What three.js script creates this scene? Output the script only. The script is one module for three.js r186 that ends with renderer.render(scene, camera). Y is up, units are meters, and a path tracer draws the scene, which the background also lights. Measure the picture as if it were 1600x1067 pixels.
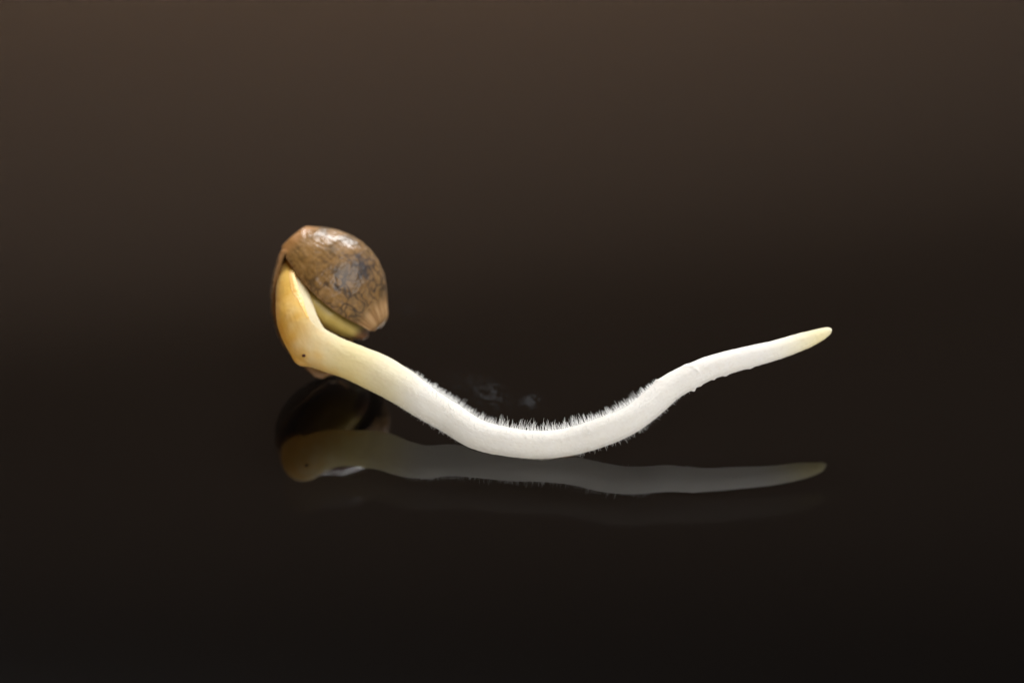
import * as THREE from 'three';
import { mergeGeometries, mergeVertices } from 'three/addons/utils/BufferGeometryUtils.js';
import { RoundedBoxGeometry } from 'three/addons/geometries/RoundedBoxGeometry.js';
import { RectAreaLightUniformsLib } from 'three/addons/lights/RectAreaLightUniformsLib.js';
import { createNoise3D } from 'simplex-noise';

// ---------------------------------------------------------------- camera, lamps, exposure
const MM = 0.001;
const scene = new THREE.Scene();
scene.background = new THREE.Color(0x000000);
const TILT = THREE.MathUtils.degToRad(30);
const toLens = new THREE.Vector3(0, Math.sin(TILT), Math.cos(TILT));       // from the subject towards the lens
const camera = new THREE.PerspectiveCamera(9.151, 1600 / 1067, 0.005, 5);
camera.position.copy(toLens).multiplyScalar(120 * MM);
camera.lookAt(0, 0, 0);
camera.focus = 114.8 * MM;
camera.userData.fStop = 42;
camera.updateMatrixWorld();

const renderer = new THREE.WebGLRenderer({ antialias: true });
renderer.toneMapping = THREE.LinearToneMapping;
renderer.toneMappingExposure = 0.82;
renderer.shadowMap.enabled = true;
RectAreaLightUniformsLib.init();

// each lamp: where it stands, where it points, size of its face (m), strength, colour
const LAMPS = {
  key: { at: [0.04, 0.30, -0.29], to: [0, 0, 0.003], size: [0.28, 0.10], power: 42, color: [1.0, 0.99, 0.98] },
  fill: { at: [0.20, 0.33, 0.24], to: [0, 0, 0.003], size: [0.40, 0.36], power: 5.5, color: [1.0, 0.985, 0.965] },
  wash: { at: [-0.03, 0.104, -0.339], to: [-0.03, 0.106, -0.38], size: [0.17, 0.02], power: 49, color: [1.0, 0.78, 0.52] },
};

// ---------------------------------------------------------------- helpers
let seed = 20231;
const rnd = () => { seed = (seed + 0x6d2b79f5) | 0; let t = Math.imul(seed ^ (seed >>> 15), 1 | seed); t = (t + Math.imul(t ^ (t >>> 7), 61 | t)) ^ t; return ((t ^ (t >>> 14)) >>> 0) / 4294967296; };
const noise = createNoise3D(rnd);
const fbm = (x, y, z, n = 4) => { let a = 0, s = 0.5; for (let k = 0; k < n; k++) { a += s * noise(x, y, z); x *= 2.03; y *= 2.03; z *= 2.03; s *= 0.5; } return a; };
const clamp = (x, a = 0, b = 1) => Math.min(b, Math.max(a, x));
const step = (a, b, x) => { const t = clamp((x - a) / (b - a)); return t * t * (3 - 2 * t); };
const mix = (a, b, t) => a + (b - a) * t;
const mixc = (a, b, t) => [mix(a[0], b[0], t), mix(a[1], b[1], t), mix(a[2], b[2], t)];
const v3 = (a) => new THREE.Vector3(...a);
const hash3 = (i, j, k) => { let h = Math.imul(i, 374761393) ^ Math.imul(j, 668265263) ^ Math.imul(k, 2147483647 ^ 0x51ed27); h = Math.imul(h ^ (h >>> 13), 1274126177); h ^= h >>> 16; return [(h & 1023) / 1023, ((h >>> 10) & 1023) / 1023, ((h >>> 20) & 1023) / 1023]; };
function cells(x, y, z) {                                     // distance to the nearest and second nearest cell point
  const X = Math.floor(x), Y = Math.floor(y), Z = Math.floor(z); let a = 9, b = 9;
  for (let i = -1; i < 2; i++) for (let j = -1; j < 2; j++) for (let k = -1; k < 2; k++) {
    const h = hash3(X + i, Y + j, Z + k), d = Math.hypot(X + i + h[0] - x, Y + j + h[1] - y, Z + k + h[2] - z);
    if (d < a) { b = a; a = d; } else if (d < b) b = d;
  }
  return [a, b];
}
function curve(rows) {                                        // rows of [t, value...]; smooth monotone lookup
  return (t) => { let i = 0; while (i < rows.length - 2 && t > rows[i + 1][0]) i++; const a = rows[i], b = rows[i + 1], f = step(a[0], b[0], t); return a.length === 2 ? mix(a[1], b[1], f) : a.slice(1).map((x, k) => mix(x, b[k + 1], f)); };
}
function lin(rows) { return (t) => { let i = 0; while (i < rows.length - 2 && t > rows[i + 1][0]) i++; const a = rows[i], b = rows[i + 1], f = clamp((t - a[0]) / (b[0] - a[0])); return mix(a[1], b[1], f); }; }
// a grid of points (mm) -> geometry (m) with vertex colours; wraps in j if closed; ends capped
function grid(nu, nv, at, { closed = true, caps = true, origin = [0, 0, 0] } = {}) {
  const pos = [], col = [], idx = [];
  for (let i = 0; i < nu; i++) for (let j = 0; j < nv; j++) { const [p, c] = at(i / (nu - 1), closed ? j / nv : j / (nv - 1), i, j); pos.push((p.x - origin[0]) * MM, (p.y - origin[1]) * MM, (p.z - origin[2]) * MM); col.push(...c); }
  const w = closed ? nv : nv - 1;
  for (let i = 0; i < nu - 1; i++) for (let j = 0; j < w; j++) { const a = i * nv + j, b = i * nv + (j + 1) % nv, c = a + nv, d = b + nv; idx.push(a, c, b, b, c, d); }
  if (caps && closed) for (const i of [0, nu - 1]) {
    let x = 0, y = 0, z = 0; const m = pos.length / 3;
    for (let j = 0; j < nv; j++) { x += pos[3 * (i * nv + j)]; y += pos[3 * (i * nv + j) + 1]; z += pos[3 * (i * nv + j) + 2]; }
    pos.push(x / nv, y / nv, z / nv); col.push(...col.slice(3 * i * nv, 3 * i * nv + 3));
    for (let j = 0; j < nv; j++) { const a = i * nv + j, b = i * nv + (j + 1) % nv; i ? idx.push(a, m, b) : idx.push(a, b, m); }
  }
  const g = new THREE.BufferGeometry();
  g.setAttribute('position', new THREE.Float32BufferAttribute(pos, 3));
  g.setAttribute('color', new THREE.Float32BufferAttribute(col, 3));
  g.setIndex(idx); g.computeVertexNormals();
  return g;
}
function mesh(name, geometry, material, parent) {
  const m = new THREE.Mesh(geometry, material); m.name = name; m.castShadow = m.receiveShadow = true; parent.add(m); return m;
}
const phys = (o) => new THREE.MeshPhysicalMaterial(o);

// ---------------------------------------------------------------- the setting: glossy table top, wall behind it
const M = {
  pane: phys({ color: 0xffffff, transmission: 1, thickness: 0, roughness: 0.0, ior: 1.5 }),
  backing: phys({ color: new THREE.Color(0.0022, 0.0018, 0.0016), roughness: 0.08, specularIntensity: 0.03 }),
  wall: phys({ color: new THREE.Color(0.15, 0.104, 0.076), roughness: 0.95 }),
};
const table = new THREE.Group(); table.name = 'table_top'; table.position.set(0, 0, -0.02);
table.userData = { kind: 'structure', label: 'black glossy glass table top mirroring the sprouting seed', category: 'table' };
scene.add(table);
const paneG = new THREE.PlaneGeometry(0.62, 0.44); paneG.rotateX(-Math.PI / 2); paneG.translate(0, 0, -0.05);
mesh('glass_sheet', paneG, M.pane, table);
const backG = new RoundedBoxGeometry(0.62, 0.012, 0.44, 3, 0.002); backG.translate(0, -0.0005 - 0.006, -0.05);
mesh('backing_board', backG, M.backing, table);
{ // dried smears and dust on the glass: tiny flakes
  const pos = [], idx = [];
  const flake = (x, z, r) => { const m = pos.length / 3, n = 5, o = rnd() * 6; for (let k = 0; k < n; k++) { const q = r * (0.5 + 0.8 * rnd()), b = o + k * 2 * Math.PI / n; pos.push((x + q * Math.cos(b)) * MM, 0.003 * MM, (z - q * Math.sin(b)) * MM + 0.02); } for (let k = 1; k < n - 1; k++) idx.push(m, m + k, m + k + 1); };
  for (const [cx, cz, sx, sz, n, tilt] of [[-0.55, 2.95, 0.42, 0.55, 2600, 0.4], [0.50, 3.3, 0.20, 0.30, 1300, -0.3], [-1.2, 2.3, 0.6, 0.5, 900, 0.2], [-2.9, -1.9, 0.2, 0.5, 160, 0], [-3.5, 5.0, 0.5, 0.3, 300, 0.1]])
    for (let k = 0; k < n; k++) { const a = (rnd() + rnd() + rnd() - 1.5) * 1.3 * sx, b = (rnd() + rnd() + rnd() - 1.5) * 1.3 * sz; if (fbm(a * 3 + cx, b * 3, cz, 3) < -0.05) continue; flake(cx + a, cz + b + a * tilt, 0.003 + 0.008 * rnd() * rnd()); }
  for (let k = 0; k < 130; k++) flake((rnd() - 0.5) * 30, (rnd() - 0.5) * 44, 0.006 + 0.012 * rnd() * rnd());
  const g = new THREE.BufferGeometry(); g.setAttribute('position', new THREE.Float32BufferAttribute(pos, 3)); g.setIndex(idx); g.computeVertexNormals();
  const d = mesh('dried_smears', g, phys({ color: new THREE.Color(0.017, 0.019, 0.022), roughness: 0.9, side: THREE.DoubleSide }), table); d.userData.kind = 'stuff';
}
const wall = mesh('wall', new THREE.BoxGeometry(1.6, 0.9, 0.02).translate(0, 0.30, -0.39), M.wall, scene);
wall.userData = { kind: 'structure', label: 'warm brown wall behind the table, seen mirrored in its top', category: 'wall' };

// ---------------------------------------------------------------- the sprouting seed (all shapes in mm, world axes)
const BASE = [-5.2, 0, 2.1];
const sprout = new THREE.Group(); sprout.name = 'germinating_seed'; sprout.position.set(...BASE.map((x) => x * MM));
sprout.userData = { label: 'germinating seed with split brown shell and long white hairy root', category: 'seed' };
scene.add(sprout);
const right = new THREE.Vector3(1, 0, 0), up = new THREE.Vector3().crossVectors(toLens, right).normalize();
const dir = (r, u, f) => new THREE.Vector3().addScaledVector(right, r).addScaledVector(up, u).addScaledVector(toLens, f).normalize();

// root: centre line x, y, z and radius
const ROOT = [
  [-6.127, 2.827, 0.225, 0.070], [-6.134, 2.764, 0.881, 0.240], [-6.071, 2.619, 1.597, 0.380], [-5.944, 2.369, 2.228, 0.487], [-5.799, 2.162, 2.853, 0.541],
  [-5.532, 1.808, 3.184, 0.558], [-5.028, 1.538, 3.275, 0.524], [-4.431, 1.393, 3.476, 0.497], [-3.620, 1.226, 3.882, 0.522], [-2.947, 1.122, 4.458, 0.490],
  [-2.333, 0.930, 4.957, 0.448], [-1.727, 0.680, 5.247, 0.420], [-0.947, 0.450, 5.771, 0.404], [-0.086, 0.384, 6.064, 0.387], [0.807, 0.368, 6.179, 0.369],
  [1.630, 0.470, 6.152, 0.378], [2.453, 0.720, 6.082, 0.386], [3.176, 0.956, 5.862, 0.370], [3.786, 1.206, 5.409, 0.362], [4.259, 1.434, 4.985, 0.364],
  [4.903, 1.663, 4.693, 0.340], [5.392, 1.787, 4.496, 0.320], [6.197, 1.891, 4.228, 0.303], [7.126, 1.995, 3.941, 0.269], [7.889, 2.078, 3.600, 0.235],
  [8.389, 2.141, 3.342, 0.170], [8.640, 2.160, 3.150, 0.098], [8.712, 2.166, 3.108, 0.030],
];
const rootPath = new THREE.CatmullRomCurve3(ROOT.map((p) => v3(p)), false, 'centripetal');
const NR = ROOT.length - 1, radii = new THREE.CatmullRomCurve3(ROOT.map((p, i) => new THREE.Vector3(i / NR, p[3], 0)), false, 'catmullrom', 0.5);
const radius = (t) => radii.getPoint(t).y;
function frame(t) {
  const p = rootPath.getPoint(t), T = rootPath.getTangent(t), F = toLens.clone().addScaledVector(T, -toLens.dot(T)).normalize(), S = new THREE.Vector3().crossVectors(F, T);
  return { p, T, F, S, r: radius(t) };                       // F: side that faces the lens; S: side up along the root's right-hand part
}
const skin = (p, T, k) => 0.006 * fbm(p.x * 1.6, p.y * 1.6, p.z * 1.6, 3) + 0.0035 * noise(p.x * 6, p.y * 6, p.z * 6) * k;
// pigment along the root: yellow stalk by the seed, white root, yellow tip
const rootTint = curve([[0, 0.90, 0.82, 0.54], [5 / NR, 0.94, 0.87, 0.60], [7 / NR, 0.945, 0.855, 0.53], [8.5 / NR, 0.945, 0.89, 0.70], [10 / NR, 0.95, 0.935, 0.90], [22.5 / NR, 0.95, 0.94, 0.92], [25 / NR, 0.945, 0.89, 0.64], [1, 0.95, 0.92, 0.78]]);
const collar = 20.0 / NR;                                     // where torn skin ends in a ragged ring
// yellow skin round the stalk inside the seed: ends in a free edge on the stalk's right side and thins out past the bend
const SKIN_END = 6.3 / NR, skinEdge = curve([[0, 0.35], [0.30, 0.35], [0.47, 0.42], [0.64, 0.6], [0.8, 1.0], [1, 1.9]]);
const skinRim = (u) => skinEdge(u) + 0.04 * fbm(u * 14, 2, 3, 3);
const skinAt = (u, a) => u > 1.3 ? 0 : step(-0.02, 0.03, skinRim(Math.min(u, 1)) - a);
function rootPoint(t, a) {
  const f = frame(t), q = f.p.clone().addScaledVector(f.F, f.r * Math.cos(a)).addScaledVector(f.S, f.r * Math.sin(a));
  const hairy = step(8.6 / NR, 10 / NR, t) * (1 - step(20.5 / NR, 21.5 / NR, t));
  let d = skin(q, f.T, 1) + hairy * 0.0025 * noise(q.x * 14, q.y * 14, q.z * 14) + 0.0020 * noise(Math.cos(a) * 11, Math.sin(a) * 11, t * 30) + 0.0012 * noise(Math.cos(a) * 22, Math.sin(a) * 22, t * 70);
  const rag = collar + 0.006 * Math.sin(a * 3 + 1) + 0.004 * noise(Math.cos(a) * 2.5, Math.sin(a) * 2.5, 4);
  d += 0.030 * Math.exp(-Math.pow((t - rag) / 0.0035, 2)) * (0.35 + 0.65 * Math.abs(noise(Math.cos(a) * 2, Math.sin(a) * 2, 9)));
  for (const [tt, aa, h, w] of [[19.75 / NR, -1.5, 0.11, 0.25], [18.75 / NR, 1.55, 0.07, 0.5], [20.9 / NR, -1.4, 0.05, 0.2], [21.4 / NR, -1.6, 0.05, 0.2], [22.2 / NR, -1.5, 0.045, 0.3]])
    d += 0.6 * h * Math.exp(-Math.pow((t - tt) / 0.0032, 2) - Math.pow((a - aa) / w, 2));
  const u = t / SKIN_END;
  if (u < 1.3) {
    d += 0.030 * skinAt(u, a) * (1 - step(0.5, 0.85, u)) + f.r * 0.05 * Math.sin(Math.PI * Math.min(u, 1)) * (1 - step(0.2, 0.9, a));
    d += 0.10 * Math.exp(-Math.pow((u - 0.82) / 0.04, 2) - Math.pow((a + 1.45) / 0.22, 2));
  }
  q.addScaledVector(f.F, d * Math.cos(a)).addScaledVector(f.S, d * Math.sin(a));
  return q;
}
const rootMat = phys({ color: 0xffffff, vertexColors: true, roughness: 0.9, transmission: 0.5, thickness: 0, specularIntensity: 0.5 });
const rootG = grid(1100, 144, (u, v) => {
  const a = v * 2 * Math.PI - Math.PI, q = rootPoint(u, a), m = 0.5 + 0.5 * fbm(q.x * 2.5, q.y * 2.5, q.z * 2.5, 3);
  let c = rootTint(u);
  const line = 1 - 0.035 * clamp(0.5 + 0.8 * noise(Math.cos(a) * 14, Math.sin(a) * 14, u * 45)) - 0.05 * step(0.55, 0.85, noise(q.x * 7, q.y * 7, q.z * 7));
  c = [c[0] * (1 - (1 - line) * 0.6), c[1] * line, c[2] * (1 - (1 - line) * 1.15)];
  const us = u / SKIN_END;
  if (us < 1.3) c = mixc(c, mixc([0.90, 0.52, 0.075], [0.93, 0.62, 0.13], m), skinAt(us, a) * (1 - step(0.56, 1.18, us + 0.14 * (a + 0.8) + 0.1 * noise(q.x * 2, q.y * 2, q.z * 2))));
  c = mixc(c, [c[0] * 0.985, c[1] * 0.97, c[2] * 0.93], m);
  return [q, c];
}, { origin: BASE });
const root = mesh('root', rootG, rootMat, sprout);
root.userData.label = 'long curved white root with a pale yellow tip';

// root hairs: fine tapering bristles, too many and too thin to pick apart
const hairMat = phys({ color: new THREE.Color(0.96, 0.96, 0.95), roughness: 0.9, transmission: 0.45, thickness: 0 });
{
  const pos = [], idx = [];
  function hair(p, n, side, len, r) {
    const bend = new THREE.Vector3(rnd() - 0.5, rnd() - 0.5, rnd() - 0.5).multiplyScalar(0.9), c = p.clone(), d = n.clone().addScaledVector(side, (rnd() - 0.5) * 0.55).addScaledVector(bend, 0.25).normalize(), rings = 4, m = pos.length / 3;
    const x = new THREE.Vector3().crossVectors(d, toLens).normalize(), y = new THREE.Vector3().crossVectors(d, x);
    for (let k = 0; k < rings; k++) {
      const w = r * (1 - 0.75 * (k / (rings - 1)));
      for (let j = 0; j < 3; j++) { const b = j * 2.0944; pos.push((c.x + w * (x.x * Math.cos(b) + y.x * Math.sin(b)) - BASE[0]) * MM, (c.y + w * (x.y * Math.cos(b) + y.y * Math.sin(b)) - BASE[1]) * MM, (c.z + w * (x.z * Math.cos(b) + y.z * Math.sin(b)) - BASE[2]) * MM); }
      c.addScaledVector(d, len / (rings - 1)); d.addScaledVector(bend, 0.22).normalize();
    }
    for (let k = 0; k < rings - 1; k++) for (let j = 0; j < 3; j++) { const a = m + k * 3 + j, b = m + k * 3 + (j + 1) % 3; idx.push(a, b, a + 3, b, b + 3, a + 3); }
  }
  // length (mm) and density along the root (t * NR) on its upper and lower side
  const lenUp = lin([[8.5, 0.05], [8.9, 0.14], [9.4, 0.24], [10.5, 0.30], [12, 0.36], [13, 0.42], [14.5, 0.40], [16.5, 0.34], [18, 0.26], [18.8, 0.12]]);
  const lenLow = lin([[9, 0.10], [10, 0.16], [11.5, 0.2], [15.2, 0.28], [16.5, 0.30], [18, 0.22], [19.6, 0.14]]);
  const dens = lin([[8.5, 0.15], [9.0, 0.6], [9.6, 1], [11, 1], [12.2, 0.45], [13.6, 0.35], [15, 0.5], [17.5, 0.6], [18.9, 0.45], [19.6, 0.25]]);
  for (let n = 0; n < 10500; n++) {
    const k = 8.5 + 11.1 * rnd(), t = k / NR, pick = rnd(), upper = pick < 0.82, front = pick < 0.22;
    const a = front ? 0.15 + rnd() * 0.9 : upper ? Math.PI / 2 + (rnd() - 0.12) * 1.5 : -Math.PI / 2 + (rnd() - 0.5) * 1.6;
    if (rnd() > dens(k) * (front ? 0.35 : 1)) continue;
    if (upper && k > 18.8) continue;
    if (!upper && ((k > 11.6 && k < 15.0) || rnd() < 0.3)) continue;
    const f = frame(t), q = rootPoint(t, a), nrm = f.F.clone().multiplyScalar(Math.cos(a)).addScaledVector(f.S, Math.sin(a));
    const clump = 0.50 + 0.24 * noise(k * 3.1, a * 2, 5);
    let len = (upper ? lenUp(k) : 0.75 * lenLow(k)) * clump * (0.3 + 1.1 * Math.pow(rnd(), 1.2)) * (front ? 0.7 : 1);
    if (nrm.y < -0.05) len = Math.min(len, Math.max(0, (q.y - 0.012) / -nrm.y * 0.8));
    if (len < 0.03) continue;
    hair(q.addScaledVector(nrm, -0.01), nrm, f.T, len, 0.0050 + 0.0035 * rnd());
  }
  const g = new THREE.BufferGeometry(); g.setAttribute('position', new THREE.Float32BufferAttribute(pos, 3)); g.setIndex(idx); g.computeVertexNormals();
  const h = mesh('root_hairs', g, hairMat, root); h.userData.kind = 'stuff'; h.userData.label = 'fine white bristly root hairs';
}

// yellow skin that wraps the stalk inside the seed, with a free edge along its right side and a pointed corner at the bend
const skinMat = phys({ color: 0xffffff, vertexColors: true, roughness: 0.55, transmission: 0.3, thickness: 0, clearcoat: 0.25, clearcoatRoughness: 0.35 });
{
  const G = grid(120, 40, (u, v) => {
    const us = mix(0.10, 0.66, u), t = us * SKIN_END, f = frame(t), outer = v < 0.5, w = outer ? v * 2 : (1 - v) * 2, fade = Math.sin(Math.PI * u);
    const a = skinRim(us) + mix(-0.34, 0.05, w) * (0.25 + 0.75 * fade), lift = 0.034 * step(0.0, 0.8, w) * (0.4 + 0.6 * fade);
    const base = rootPoint(t, Math.min(a, skinRim(us) - 0.03)).sub(f.p).length(), r = base + lift * fade + (outer ? 0.006 : -0.012);
    return [f.p.clone().addScaledVector(f.F, r * Math.cos(a)).addScaledVector(f.S, r * Math.sin(a)), mixc([0.88, 0.53, 0.10], [0.88, 0.60, 0.17], w)];
  }, { origin: BASE });
  const s = mesh('seed_skin', G, skinMat, sprout); s.userData.label = 'free edge of the yellow skin round the stalk';
}

// husk halves
function husk(A, B, N, width, depth, thick, profile, look, pow = 2, origin = BASE) {
  const a = v3(A), b = v3(B), ax = b.clone().sub(a), L = ax.length(); ax.normalize();
  const n = N.clone().addScaledVector(ax, -N.dot(ax)).normalize(), m = new THREE.Vector3().crossVectors(n, ax).normalize();
  if (m.dot(toLens) < 0) m.negate();                          // m: the cross direction that leads to the rim facing the lens
  const NO = 150, NI = 44;
  return grid(200, NO + NI, (u, vv, i, j) => {
    const outer = j < NO, k = outer ? j / (NO - 1) : 1 - (j - NO) / (NI - 1), th = Math.PI * k;
    const s = profile(u), sh = outer ? 1 : Math.max(0.3, 1 - thick / Math.max(0.12, s * width));
    const bow = 4 * u * (1 - u);
    const p = a.clone().addScaledVector(ax, L * mix(outer ? 0 : 0.03, outer ? 1 : 0.97, u));
    let w = s * width * sh * Math.sign(Math.cos(th)) * Math.pow(Math.abs(Math.cos(th)), 2 / pow), d = s * depth * sh * Math.pow(Math.sin(th), 2 / pow);
    p.addScaledVector(m, w).addScaledVector(n, d + (outer ? 0 : 0.01));
    const q = p.clone();
    const nd = m.clone().multiplyScalar(Math.cos(th) / width).addScaledVector(n, Math.sin(th) / depth).normalize();
    const [dd, c] = look(q, u, k, outer, s);
    p.addScaledVector(nd, dd);
    return [p, c];
  }, { origin });
}
const huskMat = phys({ color: 0xffffff, vertexColors: true, roughness: 0.5, clearcoat: 0.32, clearcoatRoughness: 0.16, specularIntensity: 0.38 });
const frontProfile = lin([[0, 0.40], [0.008, 0.47], [0.06, 0.56], [0.12, 0.68], [0.2, 0.80], [0.3, 0.92], [0.42, 0.99], [0.52, 1], [0.62, 0.96], [0.72, 0.86], [0.8, 0.73], [0.87, 0.58], [0.92, 0.46], [0.955, 0.39], [0.985, 0.31], [0.995, 0.22], [1, 0.10]]);
const smooth = (f, w = 0.02) => (u) => (f(clamp(u - w)) + 2 * f(u) + f(clamp(u + w))) / 4;
const huskLook = (q, u, k, outer, s) => {
  if (!outer) return [0.008 * noise(q.x * 3, q.y * 3, q.z * 3), [0.16, 0.085, 0.03]];
  const rim = Math.min(k, 1 - k), lip = Math.exp(-Math.pow(rim / 0.035, 2));
  const wx = q.x + 0.22 * noise(q.x * 2, q.y * 2, q.z * 2), wy = q.y + 0.22 * noise(q.x * 2 + 7, q.y * 2, q.z * 2), wz = q.z;
  const [f1, f2] = cells(wx * 2.8, wy * 2.8, wz * 2.8), vein = 1 - step(0.0, 0.16, f2 - f1);
  const [g1, g2] = cells(wx * 6.5 + 3, wy * 6.5, wz * 6.5), fine = 1 - step(0.0, 0.2, g2 - g1);
  const blot = fbm(q.x * 1.15 + 2.1, q.y * 1.15, q.z * 1.15 + 1, 4), grain = fbm(q.x * 9, q.y * 9, q.z * 9, 3);
  const streak = noise(k * 26, u * 3, 2);
  let c = mixc([0.185, 0.088, 0.019], [0.255, 0.136, 0.037], 0.5 + 0.5 * grain);
  c = mixc(c, [0.060, 0.036, 0.012], step(-0.1, 0.45, blot) * 0.8);
  const lower = 0.25 + 0.75 * step(0.30, 0.60, u);
  c = mixc(c, [0.075, 0.042, 0.014], 0.45 * step(0.15, 0.75, noise(k * 34 + 2 * blot, u * 4.5, 4)));
  c = mixc(c, [0.30, 0.19, 0.095], lower * (1 - vein) * 0.5 * (0.6 + 0.4 * noise(q.x * 4, q.y * 4, q.z * 4)));
  c = mixc(c, [0.050, 0.032, 0.020], lower * (1 - step(0.86, 0.92, u)) * clamp(vein * 0.95 + fine * 0.35) * step(-0.7, 0.1, noise(q.x * 1.3, q.y * 1.3 + 4, q.z * 1.3)));
  const dark = Math.exp(-Math.pow((u - 0.60) / 0.12, 2) - Math.pow((k - 0.33) / 0.10, 2));
  c = mixc(c, [0.045, 0.036, 0.034], clamp(dark * 1.1 * (0.55 + 0.9 * Math.abs(grain) + 0.5 * vein)));
  const tip = step(0.84, 0.93, u);
  c = mixc(c, mixc([0.20, 0.095, 0.03], [0.46, 0.29, 0.14], 0.5 + 0.5 * streak), tip);
  c = mixc(c, [0.32, 0.15, 0.045], (1 - step(0.03, 0.13, u)) * 0.9);
  c = mixc(c, [0.20, 0.10, 0.042], lip * 0.6 * (0.6 + 0.4 * noise(u * 40, 1, 2)));
  let d = 0.022 * fbm(q.x * 1.8, q.y * 1.8, q.z * 1.8, 3) - lower * 0.004 * vein - lower * 0.003 * fine + 0.004 * noise(k * 40, u * 5, 6) + 0.006 * grain + lip * 0.018 * noise(u * 30, k > 0.5 ? 3 : 8, 1);
  d += tip * 0.016 * streak - 0.014 * Math.exp(-Math.pow((u - 0.875) / 0.03, 2));
  return [d, c];
};
const SHELL_A = [-6.163, 3.159, 0.020], SHELL_B = [-3.714, 1.330, 1.650];
{
  const N = dir(0.93 * 0.735, 0.93 * 0.678, 0.36);
  const g = husk(SHELL_A, SHELL_B, N, 1.46, 1.50, 0.085, smooth(frontProfile, 0.006), huskLook, 1.62);
  mesh('shell_half', g, huskMat, sprout).userData.label = 'mottled brown shell half arching over the stalk';
}
{
  const N = dir(-0.45, -0.1, -0.88);
  const g = husk([-5.878, 3.450, 0.699], [-5.050, 0.104, 2.111], N, 1.25, 0.90, 0.085, smooth(frontProfile), huskLook);
  mesh('shell_half', g, huskMat, sprout).userData.label = 'dark shell half behind the stalk, resting on the table';
}
// inner seed leaf, olive yellow, showing between the stalk and the mottled shell half
{
  const mat = phys({ color: 0xffffff, vertexColors: true, roughness: 0.5, transmission: 0.25, thickness: 0, clearcoat: 0.2, clearcoatRoughness: 0.3 });
  const N0 = dir(0.68, 0.63, 0.36), a = v3(SHELL_A).lerp(v3(SHELL_B), 0.10).addScaledVector(N0, -0.26), b = v3(SHELL_A).lerp(v3(SHELL_B), 0.98).addScaledVector(N0, -0.44), ax = b.clone().sub(a), L = ax.length(); ax.normalize();
  const n = N0.clone().addScaledVector(ax, -N0.dot(ax)).normalize(), m = new THREE.Vector3().crossVectors(n, ax).normalize();
  if (m.dot(toLens) < 0) m.negate();
  const prof = smooth(lin([[0, 0.05], [0.05, 0.35], [0.15, 0.62], [0.35, 0.93], [0.5, 1], [0.7, 0.9], [0.85, 0.62], [0.94, 0.36], [1, 0.12]]));
  const g = grid(120, 90, (u, v) => {
    const t = v * 2 * Math.PI, s = prof(u), p = a.clone().addScaledVector(ax, L * u).addScaledVector(m, 1.32 * s * Math.cos(t)).addScaledVector(n, 0.62 * s * Math.sin(t));
    p.addScaledVector(n, 0.02 * fbm(p.x * 2, p.y * 2, p.z * 2, 3));
    const f = 0.5 + 0.5 * fbm(p.x * 2.4, p.y * 2.4, p.z * 2.4, 3);
    return [p, mixc(mixc([0.54, 0.38, 0.085], [0.66, 0.50, 0.15], f), [0.20, 0.085, 0.025], step(0.90, 0.97, u))];
  }, { origin: BASE });
  mesh('seed_leaf', g, mat, sprout).userData.label = 'olive yellow seed leaf inside the shell';
}
// dark speck on the skin near the bend
{
  const f = frame(5.15 / NR), a = -0.62, r = f.r + 0.062, p = f.p.clone().addScaledVector(f.F, r * Math.cos(a)).addScaledVector(f.S, r * Math.sin(a));
  const g = new THREE.SphereGeometry(0.055 * MM, 16, 12); g.scale(1, 0.85, 0.5);
  const s = mesh('dark_speck', g, phys({ color: new THREE.Color(0.07, 0.02, 0.008), roughness: 0.5 }), sprout);
  s.position.set((p.x - BASE[0]) * MM, (p.y - BASE[1]) * MM, (p.z - BASE[2]) * MM);
}

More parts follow.
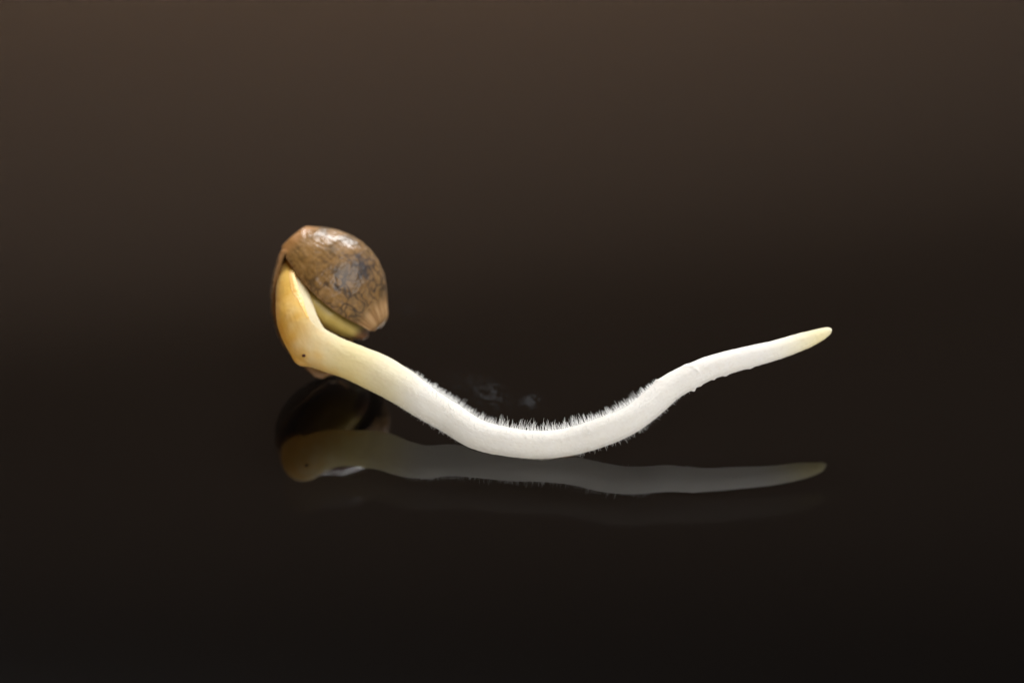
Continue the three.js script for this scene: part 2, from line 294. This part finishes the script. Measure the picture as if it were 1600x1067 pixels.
// thin film of water held between the lowest stretch of the root and the glass
{
  const t0 = 11.5 / NR, t1 = 15.2 / NR, c = rootPath.getPoint((t0 + t1) / 2), org = [c.x, 0, c.z];
  const g = grid(120, 40, (u, v) => {
    const p = rootPath.getPoint(mix(t0, t1, u)), T = rootPath.getTangent(mix(t0, t1, u)), n = new THREE.Vector3(-T.z, 0, T.x).normalize(), b = 2 * Math.PI * v;
    const e = Math.pow(Math.max(0.0004, 1 - Math.pow(2 * u - 1, 2)), 0.6), w = e * (0.17 + 0.03 * noise(p.x * 1.3, Math.sign(Math.cos(b)), 3) + 0.02 * noise(p.x * 5, Math.sign(Math.cos(b)), 8)), h = e * 0.035;
    const q = new THREE.Vector3(p.x, 0.004, p.z).addScaledVector(n, w * Math.cos(b)); q.y += Math.max(0, Math.sin(b)) * h;
    return [q, [1, 1, 1]];
  }, { origin: org });
  const m = mesh('water_film', g, phys({ color: 0xffffff, transmission: 1, thickness: 0.00005, roughness: 0, ior: 1.33 }), scene);
  m.position.set(org[0] * MM, 0, org[2] * MM);
  m.userData = { label: 'thin film of clear water under the lowest bend of the root', category: 'water' };
}

// ---------------------------------------------------------------- the lamps themselves
function softbox(name, label, { at, to, size, power, color }, group) {
  const g = new THREE.Group(); g.name = name; g.userData = { label, category: 'lamp' }; if (group) g.userData.group = group; scene.add(g);
  g.position.set(...at); g.lookAt(...to);                      // +z faces the subject
  const [w, h] = size, housing = phys({ color: new THREE.Color(0.02, 0.02, 0.02), roughness: 0.6 });
  mesh('housing', new RoundedBoxGeometry(w * 1.06 + 0.002, h * 1.06 + 0.002, 0.03, 3, 0.002).translate(0, 0, -0.022), housing, g);
  mesh('lamp_diffuser', new THREE.BoxGeometry(w, h, 0.004).translate(0, 0, -0.004), phys({ color: 0xffffff, roughness: 0.9, emissive: new THREE.Color(...color), emissiveIntensity: 0.5 }), g);
  const l = new THREE.RectAreaLight(new THREE.Color(...color), power, w, h);
  l.name = name; l.rotation.y = Math.PI; l.position.z = 0.002; g.add(l);
}
softbox('softbox_lamp', 'square softbox lamp hung above and behind the seed', LAMPS.key);
softbox('softbox_lamp_001', 'square softbox lamp above the front edge of the table', LAMPS.fill);
softbox('strip_lamp', 'low warm strip lamp washing the wall', LAMPS.wash);

renderer.render(scene, camera);
